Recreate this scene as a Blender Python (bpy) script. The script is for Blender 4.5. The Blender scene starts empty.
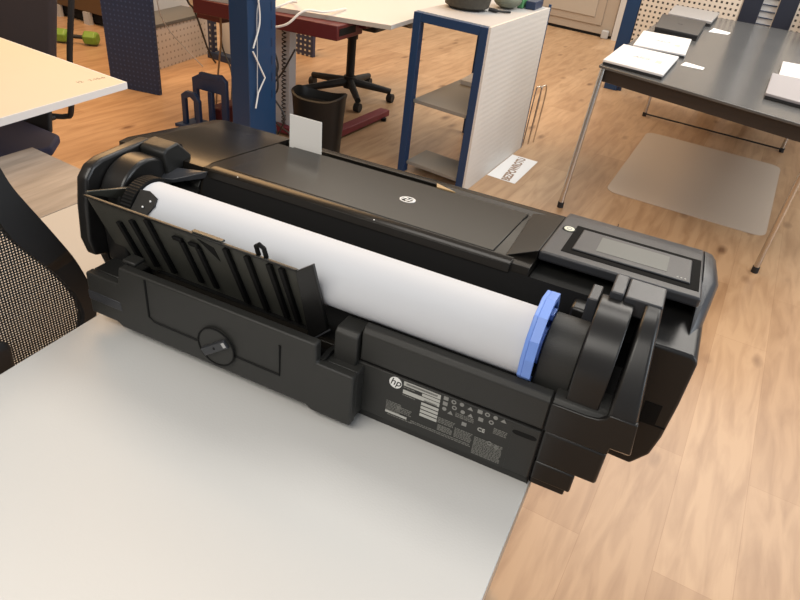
import bpy, bmesh, math, random
from mathutils import Vector, Matrix, Euler
random.seed(7)
C = bpy.context.scene.collection
sc = bpy.context.scene
R = math.radians

# ------------------------------------------------------------------ camera, world, lights, exposure
cam_d = bpy.data.cameras.new('camera'); cam = bpy.data.objects.new('camera', cam_d); C.objects.link(cam)
yaw, pitch, roll = R(21.57), R(33.3), R(7.07)
fwd = Vector((-math.sin(yaw)*math.cos(pitch), math.cos(yaw)*math.cos(pitch), -math.sin(pitch)))
right = Vector((math.cos(yaw), math.sin(yaw), 0)); up = right.cross(fwd)
r2 = math.cos(roll)*right + math.sin(roll)*up; u2 = -math.sin(roll)*right + math.cos(roll)*up
cam.matrix_world = Matrix(((r2.x, u2.x, -fwd.x, 0), (r2.y, u2.y, -fwd.y, 0), (r2.z, u2.z, -fwd.z, 1.40), (0, 0, 0, 1)))
cam_d.sensor_width = 36; cam_d.lens = 652.7/800*36; cam_d.clip_start = .02
sc.camera = cam

world = bpy.data.worlds.new('world'); sc.world = world; world.use_nodes = True
nt = world.node_tree; bg = nt.nodes['Background']
tc = nt.nodes.new('ShaderNodeTexCoord'); sx = nt.nodes.new('ShaderNodeSeparateXYZ')
nt.links.new(tc.outputs['Generated'], sx.inputs[0])
rmp = nt.nodes.new('ShaderNodeValToRGB')
mr = nt.nodes.new('ShaderNodeMapRange'); mr.inputs[1].default_value = -1; mr.inputs[2].default_value = 1
nt.links.new(sx.outputs[0], mr.inputs[0]); nt.links.new(mr.outputs[0], rmp.inputs[0])
rmp.color_ramp.elements[0].position = .15; rmp.color_ramp.elements[0].color = (.56, .39, .25, 1)
rmp.color_ramp.elements[1].position = .62; rmp.color_ramp.elements[1].color = (.70, .74, .80, 1)
nt.links.new(rmp.outputs[0], bg.inputs[0]); bg.inputs[1].default_value = .55

def area(name, loc, size, power, color, rot=(0, 0, 0), sy=None):
    d = bpy.data.lights.new(name, 'AREA'); d.energy = power; d.color = color
    d.shape = 'RECTANGLE'; d.size = size; d.size_y = sy or size
    o = bpy.data.objects.new(name, d); C.objects.link(o); o.location = loc; o.rotation_euler = rot; return o
area('ceiling_and_fill_light', (-.4, 1.9, 2.9), 1.6, 24, (1, .95, .88), sy=.8)
area('ceiling_and_fill_light', (-3.4, 3.2, 2.9), 3.0, 135, (1, .60, .28), sy=2.2)
area('ceiling_and_fill_light', (-.9, -1.0, 2.7), 2.0, 52, (1, .95, .87), sy=1.2)  # fill added behind the camera to brighten table and roll
area('ceiling_and_fill_light', (1.2, 4.6, 2.9), 3.0, 125, (1, .94, .86), sy=2.4)
area('ceiling_and_fill_light', (-1.6, 7.2, 3.0), 6.0, 125, (1, .9, .76), sy=3)
area('window_daylight', (3.6, 1.2, 2.0), 2.6, 66, (.88, .94, 1), rot=(0, R(72), 0), sy=1.8)

vs = sc.view_settings
vs.view_transform = 'Standard'; vs.look = 'None'; vs.gamma = 1; vs.use_curve_mapping = False; vs.exposure = 0.1

# ------------------------------------------------------------------ materials
MATS = {}
def mat(name, col, rough=.5, metal=0, spec=.5, bump=0, bscale=60, var=0, vscale=8, coat=0, emit=None):
    m = bpy.data.materials.new(name); m.use_nodes = True; t = m.node_tree; b = t.nodes['Principled BSDF']
    b.inputs['Base Color'].default_value = (*col, 1); b.inputs['Roughness'].default_value = rough
    b.inputs['Metallic'].default_value = metal; b.inputs['Specular IOR Level'].default_value = spec
    b.inputs['Coat Weight'].default_value = coat
    c = t.nodes.new('ShaderNodeTexCoord')
    if bump:
        n = t.nodes.new('ShaderNodeTexNoise'); n.inputs['Scale'].default_value = bscale; n.inputs['Detail'].default_value = 3
        t.links.new(c.outputs['Object'], n.inputs['Vector'])
        bp = t.nodes.new('ShaderNodeBump'); bp.inputs['Strength'].default_value = bump; bp.inputs['Distance'].default_value = .002
        t.links.new(n.outputs[0], bp.inputs['Height']); t.links.new(bp.outputs[0], b.inputs['Normal'])
    if var:
        n = t.nodes.new('ShaderNodeTexNoise'); n.inputs['Scale'].default_value = vscale; n.inputs['Detail'].default_value = 4
        t.links.new(c.outputs['Object'], n.inputs['Vector'])
        mx = t.nodes.new('ShaderNodeMix'); mx.data_type = 'RGBA'
        mx.inputs[6].default_value = (*[x*(1-var) for x in col], 1); mx.inputs[7].default_value = (*[min(1, x*(1+var)) for x in col], 1)
        t.links.new(n.outputs[0], mx.inputs[0]); t.links.new(mx.outputs[2], b.inputs['Base Color'])
    MATS[name] = m; return m

black = mat('black_plastic', (.015, .015, .014), .42, bump=.15, bscale=900, spec=.38)
blackrear = mat('rear_black_plastic', (.024, .024, .022), .48, bump=.2, bscale=900, spec=.4)
blacklid = mat('lid_gloss_plastic', (.0125, .011, .009), .2, spec=.19)
blackpan = mat('panel_grey_plastic', (.034, .036, .041), .34, spec=.45, bump=.1, bscale=900)
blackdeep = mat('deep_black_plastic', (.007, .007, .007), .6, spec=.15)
blackshine = mat('shiny_black_plastic', (.013, .0125, .012), .32, spec=.42)
mat('well_shade_black', (.003, .003, .003), .8, spec=.1)
traym = mat('tray_plastic', (.056, .056, .047), .36, bump=.1, bscale=700)
paperm = mat('roll_paper', (.57, .59, .625), .75)
cardm = mat('white_card', (.78, .76, .72), .7)
bluem = mat('blue_flange_plastic', (.17, .31, .78), .4)
screenm = mat('lcd_grey', (.11, .12, .115), .28, spec=.4)
screenb = mat('screen_bezel', (.06, .062, .066), .3)
ledm = mat('button_ring', (.72, .74, .6), .4)
inkm = mat('label_ink', (.45, .45, .42), .6)
inkd = mat('label_ink_dim', (.165, .165, .15), .6)
mat('symbol_ink', (.24, .24, .225), .6)
silver = mat('silver_logo', (.82, .82, .80), .35)
tablem = mat('white_laminate', (.585, .58, .56), .5, bump=.1, bscale=300, var=.02, vscale=3)
tabledge = mat('table_edge_band', (.40, .30, .22), .6)
greydesk = mat('grey_oak_laminate', (.30, .27, .235), .6)
beigedesk = mat('beige_laminate', (.43, .385, .33), .6)
warmtop = mat('maple_tabletop', (.62, .52, .40), .55, var=.03, vscale=3)
whiteedge = mat('white_edge', (.66, .66, .66), .5)
navy = mat('navy_steel', (.010, .026, .070), .45)
postblue = mat('post_blue_steel', (.008, .037, .098), .42)
royal = mat('royal_blue_steel', (.006, .035, .105), .42)
redm = mat('red_steel', (.085, .007, .008), .45)
redfoot = mat('dark_red_steel', (.17, .018, .03), .45)
fabric = mat('dark_brown_fabric', (.055, .042, .042), .9, bump=.4, bscale=400)
fabblue = mat('navy_fabric', (.012, .014, .04), .85, bump=.3, bscale=400)
chairblk = mat('chair_black', (.008, .008, .009), .6)
chrome = mat('brushed_steel_tube', (.55, .52, .48), .22, metal=1)
binm = mat('bin_plastic', (.009, .008, .007), .45, spec=.25)
whitem = mat('white_paint', (.54, .53, .52), .5)
greym = mat('grey_shelf', (.20, .19, .17), .5)
lightgrey = mat('light_grey_paint', (.42, .42, .42), .5)
beigem = mat('beige_steel', (.38, .32, .26), .5)
brownm = mat('brown_wood', (.10, .055, .022), .5)
greenm = mat('green_vinyl', (.16, .28, .03), .4)
darktop = mat('dark_tabletop', (.085, .088, .090), .22, spec=.6, var=.25, vscale=2)
apron = mat('table_apron', (.035, .03, .028), .3)
lapwhite = mat('laptop_white', (.68, .68, .69), .35)
lapsilver = mat('laptop_silver', (.36, .36, .37), .35, metal=.3)
lapdark = mat('laptop_dark', (.020, .021, .024), .4)
lapgrey = mat('laptop_grey_purple', (.30, .29, .31), .35)
paperl = mat('paper_label', (.80, .80, .80), .7)
printink = mat('print_ink', (.20, .15, .11), .7)
mat('brown_ink', (.30, .20, .14), .7)
wirew = mat('white_cable', (.72, .70, .66), .5)
wireb = mat('black_cable', (.012, .011, .010), .5)
wiret = mat('tan_cable', (.28, .16, .07), .5)
gold = mat('tan_reflection', (.42, .28, .13), .35)
mat('dark_bench_top', (.10, .095, .085), .5)
wallm = mat('wall_paint', (.42, .37, .31), .8)
basketm = mat('dark_basket', (.045, .04, .03), .7, bump=.8, bscale=90, var=.5, vscale=60)
pouchm = mat('grey_green_pouch', (.15, .16, .12), .8, bump=.5, bscale=90, var=.4, vscale=40)
mat('near_black_navy', (.006, .010, .024), .5)
stickerm = mat('yellow_sticker', (.68, .66, .42), .6)
matm = mat('floor_mat_vinyl', (.50, .42, .345), .45)
patchm = None

def node_mat(name, rough=.5):
    m = bpy.data.materials.new(name); m.use_nodes = True; t = m.node_tree; b = t.nodes['Principled BSDF']
    b.inputs['Roughness'].default_value = rough; c = t.nodes.new('ShaderNodeTexCoord'); return m, t, b, c

# oak plank floor
def floor_material():
    m, t, b, c = node_mat('oak_plank_floor', .36)
    L = t.links.new; N = t.nodes.new
    mp = N('ShaderNodeMapping'); mp.inputs['Rotation'].default_value = (0, 0, R(90+4.1)); L(c.outputs['Object'], mp.inputs[0])
    br = N('ShaderNodeTexBrick'); L(mp.outputs[0], br.inputs['Vector'])
    br.inputs['Scale'].default_value = 1; br.inputs['Brick Width'].default_value = 1.25; br.inputs['Row Height'].default_value = .19
    br.inputs['Mortar Size'].default_value = .0008; br.offset = .37; br.inputs['Bias'].default_value = 0
    br.inputs['Color1'].default_value = (.40, .25, .138, 1); br.inputs['Color2'].default_value = (.485, .32, .187, 1)
    br.inputs['Mortar'].default_value = (.36, .21, .11, 1)
    # grain stretched along the plank
    m2 = N('ShaderNodeMapping'); m2.inputs['Scale'].default_value = (1.9, 13, 1); L(mp.outputs[0], m2.inputs[0])
    n1 = N('ShaderNodeTexNoise'); n1.inputs['Scale'].default_value = 1.8; n1.inputs['Detail'].default_value = 9; n1.inputs['Distortion'].default_value = .6
    L(m2.outputs[0], n1.inputs['Vector'])
    r1 = N('ShaderNodeValToRGB'); r1.color_ramp.elements[0].position = .32; r1.color_ramp.elements[0].color = (.72, .64, .57, 1)
    r1.color_ramp.elements[1].position = .60; r1.color_ramp.elements[1].color = (1.06, 1.05, 1.04, 1); L(n1.outputs[0], r1.inputs[0])
    mx = N('ShaderNodeMix'); mx.data_type = 'RGBA'; mx.blend_type = 'MULTIPLY'; mx.inputs[0].default_value = .75
    L(br.outputs[0], mx.inputs[6]); L(r1.outputs[0], mx.inputs[7])
    # knots
    m3 = N('ShaderNodeMapping'); m3.inputs['Scale'].default_value = (2.6, 6.5, 1); L(mp.outputs[0], m3.inputs[0])
    nd = N('ShaderNodeTexNoise'); nd.inputs['Scale'].default_value = 4; L(m3.outputs[0], nd.inputs['Vector'])
    mm = N('ShaderNodeMix'); mm.data_type = 'RGBA'; mm.inputs[0].default_value = .10; L(m3.outputs[0], mm.inputs[6]); L(nd.outputs[1], mm.inputs[7])
    vo = N('ShaderNodeTexVoronoi'); vo.inputs['Scale'].default_value = 1.0; L(mm.outputs[2], vo.inputs['Vector'])
    r2_ = N('ShaderNodeValToRGB'); r2_.color_ramp.elements[0].position = .04; r2_.color_ramp.elements[0].color = (.30, .21, .16, 1)
    r2_.color_ramp.elements[1].position = .17; r2_.color_ramp.elements[1].color = (1, 1, 1, 1); L(vo.outputs['Distance'], r2_.inputs[0])
    mk = N('ShaderNodeMix'); mk.data_type = 'RGBA'; mk.blend_type = 'MULTIPLY'; mk.inputs[0].default_value = .85
    L(mx.outputs[2], mk.inputs[6]); L(r2_.outputs[0], mk.inputs[7]); L(mk.outputs[2], b.inputs['Base Color'])
    bp = N('ShaderNodeBump'); bp.inputs['Strength'].default_value = .12; bp.inputs['Distance'].default_value = .002
    L(n1.outputs[0], bp.inputs['Height']); L(bp.outputs[0], b.inputs['Normal'])
    return m
floorm = floor_material()

def grid_holes(name, base, hole, px, pz, frac, axes=(0, 2), rough=.5, ribs=None):
    """sheet metal with a regular grid of small dark holes"""
    m, t, b, c = node_mat(name, rough); L = t.links.new; N = t.nodes.new
    s = N('ShaderNodeSeparateXYZ'); L(c.outputs['Object'], s.inputs[0])
    outs = []
    for ax, p in zip(axes, (px, pz)):
        d = N('ShaderNodeMath'); d.operation = 'DIVIDE'; L(s.outputs[ax], d.inputs[0]); d.inputs[1].default_value = p
        f = N('ShaderNodeMath'); f.operation = 'FRACT'; L(d.outputs[0], f.inputs[0])
        g = N('ShaderNodeMath'); g.operation = 'LESS_THAN'; L(f.outputs[0], g.inputs[0]); g.inputs[1].default_value = frac
        outs.append(g)
    mu = N('ShaderNodeMath'); mu.operation = 'MULTIPLY'; L(outs[0].outputs[0], mu.inputs[0]); L(outs[1].outputs[0], mu.inputs[1])
    mx = N('ShaderNodeMix'); mx.data_type = 'RGBA'; L(mu.outputs[0], mx.inputs[0])
    mx.inputs[6].default_value = (*base, 1); mx.inputs[7].default_value = (*hole, 1); L(mx.outputs[2], b.inputs['Base Color'])
    return m, mu, b, t
perfwhite = grid_holes('perforated_white_steel', (.62, .56, .48), (.03, .025, .02), .038, .038, .42)[0]
perfblue = grid_holes('perforated_navy_steel', (.011, .028, .080), (.035, .065, .15), .030, .030, .35)[0]
perfside = grid_holes('perforated_cream_steel', (.56, .50, .44), (.28, .24, .20), .045, .045, .3, axes=(1, 2))[0]
perfnavy2 = grid_holes('perforated_dark_steel', (.02, .025, .06), (.4, .38, .33), .045, .040, .4)[0]

def ribbed_white():
    m, t, b, c = node_mat('ribbed_white_panel', .5); L = t.links.new; N = t.nodes.new
    w = N('ShaderNodeTexWave'); w.bands_direction = 'Z'; w.inputs['Scale'].default_value = 11; L(c.outputs['Object'], w.inputs['Vector'])
    bp = N('ShaderNodeBump'); bp.inputs['Strength'].default_value = .07; bp.inputs['Distance'].default_value = .006
    L(w.outputs[1], bp.inputs['Height']); L(bp.outputs[0], b.inputs['Normal'])
    b.inputs['Base Color'].default_value = (.60, .57, .53, 1); return m
ribw = ribbed_white()

def greywood():
    m, t, b, c = node_mat('grey_oak_desktop', .55); L = t.links.new; N = t.nodes.new
    mp = N('ShaderNodeMapping'); mp.inputs['Scale'].default_value = (22, 2.5, 1); mp.inputs['Rotation'].default_value = (0, 0, R(78)); L(c.outputs['Object'], mp.inputs[0])
    n = N('ShaderNodeTexNoise'); n.inputs['Scale'].default_value = 2; n.inputs['Detail'].default_value = 6; L(mp.outputs[0], n.inputs['Vector'])
    r = N('ShaderNodeValToRGB'); r.color_ramp.elements[0].position = .3; r.color_ramp.elements[0].color = (.20, .165, .135, 1)
    r.color_ramp.elements[1].position = .7; r.color_ramp.elements[1].color = (.32, .27, .225, 1)
    L(n.outputs[0], r.inputs[0]); L(r.outputs[0], b.inputs['Base Color']); return m
greywoodm = greywood()

def mesh_fabric():
    m, mu, b, t = grid_holes('chair_mesh_weave', (.012, .012, .012), (.012, .012, .012), .0046, .0046, .46, axes=(1, 2), rough=.8)
    tr = t.nodes.new('ShaderNodeBsdfTransparent'); ms = t.nodes.new('ShaderNodeMixShader')
    t.links.new(mu.outputs[0], ms.inputs[0]); t.links.new(b.outputs[0], ms.inputs[1]); t.links.new(tr.outputs[0], ms.inputs[2])
    t.links.new(ms.outputs[0], t.nodes['Material Output'].inputs[0]); return m
meshm = mesh_fabric()

# ------------------------------------------------------------------ builders
class MB:
    def __init__(s): s.bm = bmesh.new()
    def face(s, pts):
        try: return s.bm.faces.new([s.bm.verts.new(p) for p in pts])
        except ValueError: return None
    def hexa(s, b, t):   # b, t: four corners each, same winding
        vb = [s.bm.verts.new(p) for p in b]; vt = [s.bm.verts.new(p) for p in t]; n = len(b)
        s.bm.faces.new(vb[::-1]); s.bm.faces.new(vt)
        for i in range(n): s.bm.faces.new((vb[i], vb[(i+1) % n], vt[(i+1) % n], vt[i]))
        return s
    def box(s, x0, x1, y0, y1, z0, z1):
        return s.hexa([(x0, y0, z0), (x1, y0, z0), (x1, y1, z0), (x0, y1, z0)], [(x0, y0, z1), (x1, y0, z1), (x1, y1, z1), (x0, y1, z1)])
    def obox(s, o, u, w, lu, lw, z0, z1):  # oriented box: origin o, horizontal unit vectors u, w
        o = Vector((o[0], o[1], 0)); u = Vector((*u, 0)); w = Vector((*w, 0))
        q = [o, o+u*lu, o+u*lu+w*lw, o+w*lw]
        return s.hexa([p+Vector((0, 0, z0)) for p in q], [p+Vector((0, 0, z1)) for p in q])
    def loft(s, rings):
        V = [[s.bm.verts.new(p) for p in r] for r in rings]
        s.bm.faces.new(V[0][::-1]); s.bm.faces.new(V[-1]); n = len(V[0])
        for A, B in zip(V, V[1:]):
            for i in range(n): s.bm.faces.new((A[i], A[(i+1) % n], B[(i+1) % n], B[i]))
        return s
    def prismx(s, prof, x0, x1, x0t=None):  # profile (y, z) extruded along x
        return s.hexa([(x0, y, z) for y, z in prof], [(x1, y, z) for y, z in prof])
    def prismy(s, prof, y0, y1):
        return s.hexa([(x, y0, z) for x, z in prof], [(x, y1, z) for x, z in prof])
    def prismz(s, prof, z0, z1):
        return s.hexa([(x, y, z0) for x, y in prof], [(x, y, z1) for x, y in prof])
    def tube(s, pts, r, n=8, closed=False, caps=True):
        pts = [Vector(p) for p in pts]; rings = []
        nrm = None
        for i, p in enumerate(pts):
            if closed: d = pts[(i+1) % len(pts)]-pts[i-1]
            else: d = (pts[min(i+1, len(pts)-1)]-pts[max(i-1, 0)])
            d.normalize()
            if nrm is None: nrm = d.orthogonal().normalized()
            else:
                nrm = nrm-d*nrm.dot(d)
                nrm = nrm.normalized() if nrm.length > 1e-6 else d.orthogonal().normalized()
            b = d.cross(nrm); rr = r[i] if isinstance(r, (list, tuple)) else r
            rings.append([s.bm.verts.new(p+(nrm*math.cos(a)+b*math.sin(a))*rr) for a in [2*math.pi*k/n for k in range(n)]])
        m = len(rings)
        for i in range(m if closed else m-1):
            A, B = rings[i], rings[(i+1) % m]
            for k in range(n): s.bm.faces.new((A[k], A[(k+1) % n], B[(k+1) % n], B[k]))
        if caps and not closed: s.bm.faces.new(rings[0][::-1]); s.bm.faces.new(rings[-1])
        return s
    def cyl(s, a, b, r, n=32, r2=None): return s.tube([a, b], [r, r if r2 is None else r2], n)
    def disc_ring(s, c, axis, ro, ri, t, n=48):  # ring with hole, axis unit vector
        axis = Vector(axis); u = axis.orthogonal().normalized(); w = axis.cross(u); c = Vector(c)
        R_ = []
        for rad, off in ((ro, 0), (ro, t), (ri, t), (ri, 0)):
            R_.append([s.bm.verts.new(c+axis*off+(u*math.cos(2*math.pi*k/n)+w*math.sin(2*math.pi*k/n))*rad) for k in range(n)])
        for j in range(4):
            A, B = R_[j], R_[(j+1) % 4]
            for k in range(n): s.bm.faces.new((A[k], A[(k+1) % n], B[(k+1) % n], B[k]))
        return s
    def sphere(s, c, rx, ry, rz, n=16):
        m = Matrix.Translation(c) @ Matrix.Diagonal((rx, ry, rz, 1))
        bmesh.ops.create_uvsphere(s.bm, u_segments=n, v_segments=n//2+2, radius=1, matrix=m); return s
    def build(s, name, material, parent=None, bevel=0, origin=None, smooth=35, seg=2, sub=0):
        bmesh.ops.recalc_face_normals(s.bm, faces=s.bm.faces)
        me = bpy.data.meshes.new(name)
        root = parent
        while root is not None and root.parent is not None: root = root.parent
        if root is not None: o0 = Vector(root.location)
        elif origin is not None: o0 = Vector(origin)
        else:
            xs = [v.co for v in s.bm.verts]
            o0 = Vector(((min(v.x for v in xs)+max(v.x for v in xs))/2, (min(v.y for v in xs)+max(v.y for v in xs))/2, min(v.z for v in xs)))
        for v in s.bm.verts: v.co -= o0
        s.bm.to_mesh(me); s.bm.free()
        for p in me.polygons: p.use_smooth = True
        me.set_sharp_from_angle(angle=R(smooth))
        me.materials.append(material)
        o = bpy.data.objects.new(name, me); C.objects.link(o)
        if parent is None: o.location = o0
        else: o.parent = parent
        if bevel:
            md = o.modifiers.new('bevel', 'BEVEL'); md.width = bevel; md.segments = seg; md.limit_method = 'ANGLE'; md.angle_limit = R(30); md.use_clamp_overlap = True
            md.harden_normals = False
        return o
def tag(o, label, cat, group=None, kind=None):
    o['label'] = label; o['category'] = cat
    if group: o['group'] = group
    if kind: o['kind'] = kind
    return o
def struct(o): o['kind'] = 'structure'; return o
def thing(name, loc, label, cat, group=None):
    o = bpy.data.objects.new(name, None); C.objects.link(o); o.location = loc; o.empty_display_size = .05
    return tag(o, label, cat, group)
def text_mesh(txt, size, shear=0, ext=.0003, bold=0):
    cu = bpy.data.curves.new('lettering', 'FONT'); cu.body = txt; cu.size = size; cu.shear = shear; cu.extrude = ext; cu.offset = bold
    cu.align_x = 'CENTER'; cu.align_y = 'CENTER'; cu.resolution_u = 4
    o = bpy.data.objects.new('lettering', cu); C.objects.link(o)
    dg = bpy.context.evaluated_depsgraph_get(); dg.update()
    me = bpy.data.meshes.new_from_object(o.evaluated_get(dg)); bpy.data.objects.remove(o); bpy.data.curves.remove(cu)
    return me
def place_text(name, txt, size, M, material, parent, shear=0, bold=0, ext=.0003):
    me = text_mesh(txt, size, shear, ext, bold)
    root = parent
    while root.parent is not None: root = root.parent
    me.transform(Matrix.Translation(-Vector(root.location)) @ M)
    me.materials.clear(); me.materials.append(material)
    o = bpy.data.objects.new(name, me); C.objects.link(o); o.parent = parent; return o
def frame_matrix(o, x, y):
    x = Vector(x).normalized(); y = Vector(y); y = (y-x*y.dot(x)).normalized(); z = x.cross(y)
    return Matrix(((x.x, y.x, z.x, o[0]), (x.y, y.y, z.y, o[1]), (x.z, y.z, z.z, o[2]), (0, 0, 0, 1)))
def catmull(pts, n=8):
    P = [Vector(p) for p in pts]; P = [P[0]*2-P[1]]+P+[P[-1]*2-P[-2]]; out = []
    for i in range(1, len(P)-2):
        a, b, c, d = P[i-1:i+3]
        for k in range(n):
            t = k/n; out.append(.5*((2*b)+(c-a)*t+(2*a-5*b+4*c-d)*t*t+(3*b-a-3*c+d)*t**3))
    out.append(P[-2]); return out

u_ = (.9974, -.0715); w_ = (.0715, .9974)     # directions of the room

# ------------------------------------------------------------------ setting
struct(MB().box(-9, 6, -3, 9.6, -.05, 0).build('floor', floorm, origin=(0, 0, 0)))
struct(MB().box(-9, 6, 9.6, 9.75, 0, 4.6).build('wall_back', wallm))
struct(MB().box(-9.15, -9, -3, 9.75, 0, 4.6).build('wall_left', wallm))

# ------------------------------------------------------------------ white worktable under the printer
T = .74
wt = thing('white_table', (-.4, .5, 0), 'large white laminate table under the black printer, in the foreground', 'table')
MB().box(-.768, -.036, -.55, 1.03, T-.025, T).build('tabletop', tablem, wt, bevel=.0015)
MB().box(-.0358, -.0345, -.55, 1.03, T-.025, T-.0015).build('edge_band', tabledge, wt)
for x, y in ((-.72, -.5), (-.10, -.5), (-.72, .97), (-.10, .97)):
    MB().box(x-.02, x+.02, y-.02, y+.02, 0, T-.0255).build('leg', lightgrey, wt, bevel=.003)

# ------------------------------------------------------------------ the printer
pr = thing('large_format_printer', (-.37, .83, T), 'black large-format inkjet printer seen from the rear, overhanging the white table', 'printer')
def H(v): return T+v
def prof(p): return [(y, H(h)) for y, h in p]
# main body, left shoulder
lc = [(.785, .010), (1.045, .010), (1.075, .05), (1.075, .17), (1.060, .193), (1.03, .206), (.80, .230), (.780, .228), (.775, .15)]
def lcs(x, dy, dh): return [(x, y-(dy if y > .9 else -dy*.2), H(h-(dh if h > .1 else 0))) for y, h in lc]
MB().loft([lcs(-.862, .05, .012), lcs(-.858, .028, .004), lcs(-.845, .008, .001), lcs(-.825, 0, 0), lcs(-.6725, 0, 0)]).build('left_cover', blacklid, pr, smooth=28)
# centre body, trough behind the roll
MB().prismx(prof([(.640, .012), (1.045, .012), (1.072, .05), (1.072, .17), (1.058, .190), (1.035, .203), (1.016, .2045), (1.016, .192), (.985, .192), (.985, .2102), (.80, .230), (.7765, .231), (.772, .222), (.745, .12), (.69, .095), (.640, .098)]), -.671, -.1265).build('body', blacklid, pr, bevel=.001)
MB().prismx(prof([(.655, .062), (1.04, .062), (1.06, .08), (1.06, .18), (.80, .214), (.775, .214), (.7708, .2), (.744, .12), (.69, .095), (.655, .097)]), -.1262, .027).build('panel_base', black, pr, bevel=.001)
MB().prismx(prof([(.7712, .2215), (.7442, .1195), (.689, .0955), (.65, .098), (.65, .0995), (.688, .097), (.7430, .121), (.7700, .2222)]), -.665, .0252).build('trough_shade', blackdeep, pr)  # thin dark sheet over the trough slope, painting in its shade
# scanner-like lid
MB().prismx(prof([(.790, .2312), (.983, .2105), (.983, .2130), (.790, .2338)]), -.634, -.184).build('lid', blacklid, pr, bevel=.0008)
MB().prismx(prof([(.7665, .220), (.7685, .2315), (.7755, .2345), (.789, .2335), (.789, .2312), (.7763, .2318), (.7715, .2225)]), -.655, -.152).build('lid_front_lip', blacklid, pr, bevel=.0008)
MB().prismz([(-.353, .998), (-.347, .9835), (-.313, .9840)], H(.2105), H(.2145)).build('slot_end_reflection', gold, pr)  # tan wedge painting the floor's reflection at the slot end
MB().hexa([(-.3379, .9865, H(.1925)), (.0, .9865, H(.1925)), (.0, 1.0145, H(.1925)), (-.3379, 1.0145, H(.1925))], [(-.3379, .9865, H(.2085)), (.0, .9865, H(.2085)), (.0, 1.0145, H(.2055)), (-.3379, 1.0145, H(.2055))]).build('slot_filler', black, pr)
MB().box(-.184, -.183, .795, .983, H(.208), H(.214)).build('lid_side_gap', blackdeep, pr)
# right body block
rb_ = [(.0275, .012), (.035, .0), (.080, -.002), (.0985, .026), (.104, .060), (.107, .120), (.1075, .188), (.105, .196), (.098, .2), (.0275, .2)]
MB().loft([[(x, y, H(h+dz if h > .15 else h)) for x, h in rb_] for y, dz in ((.745, -.001), (.90, .002), (1.035, -.004), (1.055, -.015), (1.070, -.03))]).build('right_body', blackshine, pr, bevel=.004, seg=3)
MB().prismy([(.066, H(.0765)), (.1035, H(.0765)), (.1035, H(.0785)), (.066, H(.0785))], .7443, .7455).build('side_seam', blackdeep, pr)
MB().box(.068, .090, .7443, .7455, H(.0785), H(.112)).build('side_port', blackdeep, pr)
# control panel
def cpz(y): return .242-.115*(y-.815)
cp = [(.817, cpz(.815)-.016), (.815, cpz(.815)), (.99, cpz(.99)), (1.03, .2135), (1.055, .200), (1.055, .185), (.93, .19)]
b = MB()
def sect(x, lift):  # cross section of the panel at x
    return [(x, y, H(h if k in (0, 5, 6) else h-lift)) for k, (y, h) in enumerate(cp)]
b.hexa(sect(-.126, 0), sect(.090, 0)).build('control_panel', blackpan, pr, bevel=.004, seg=3)
pc = [(.790, .190), (.790, .2005), (.890, cpz(.890)), (.99, cpz(.99)), (1.03, .2135), (1.055, .200), (1.055, .185)]
MB().loft([[(x-(.010 if y < .85 and x > .1 else 0), y-(dy if y > .95 else -dy), H(h-(dz if h > .197 else 0))) for y, h in pc] for x, dy, dz in ((.0902, 0, .0004), (.102, .002, .002), (.109, .010, .006), (.1135, .022, .013))]).build('panel_corner', blackpan, pr, smooth=50)
# bronze looking slanted cheek between lid and panel
MB().hexa([(-.183, .80, H(.214)), (-.127, .815, H(.215)), (-.127, 1.02, H(.19)), (-.183, .995, H(.19))],
          [(-.165, .793, H(.2315)), (-.1262, .815, H(cpz(.815)-.001)), (-.1262, .995, H(cpz(.995)-.001)), (-.177, .985, H(.2155))]).build('panel_cheek', blacklid, pr, bevel=.001)
# black plate painting the recess shade + bezel + screen, raised in layers
def onp(x, y, d): return (x, y, H(cpz(y)+d))
def plate(x0, x1, y0, y1, d0, d1, name, m, parent, bev=.0, xs=0):
    return MB().hexa([onp(x0, y0, d0), onp(x1, y0, d0), onp(x1-xs, y1, d0), onp(x0+xs, y1, d0)], [onp(x0, y0, d1), onp(x1, y0, d1), onp(x1-xs, y1, d1), onp(x0+xs, y1, d1)]).build(name, m, parent, bevel=bev, seg=3)
plate(-.1005, .0855, .8365, .9655, -.004, .0005, 'screen_well_shade', MATS['well_shade_black'], pr, .0005)
bz = plate(-.088, .073, .853, .948, 0, .003, 'screen_bezel', blackpan, pr, .0035)
plate(-.057, .041, .869, .934, .0025, .0034, 'display', screenm, bz)
for x in (.056, .061, .066): MB().cyl(onp(x, .862, .0028), onp(x, .862, .0034), .0012, 10).build('indicator_mark', inkm, bz)
btn = MB().cyl(onp(-.108, .935, 0), onp(-.108, .935, .0022), .0078, 28).build('power_button', ledm, pr)
MB().disc_ring(onp(-.108, .935, 0), (0, 0, 1), .0105, .0078, .0014, 28).build('button_ring', blackdeep, pr)
MB().disc_ring(onp(-.108, .935, .0022), (0, 0, 1), .0042, .0030, .0005, 20).build('power_symbol', lightgrey, btn)

MB().box(-.0462, -.0452, .995, 1.040, H(.2075), H(.2140)).build('panel_notch', blackdeep, pr)
for x, y, h in ((-.60, .7705, .2345), (-.36, .7705, .2345)): MB().sphere((x, y, H(h)), .0012, .0012, .0006, 8).build('rivet', silver, pr)
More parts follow.
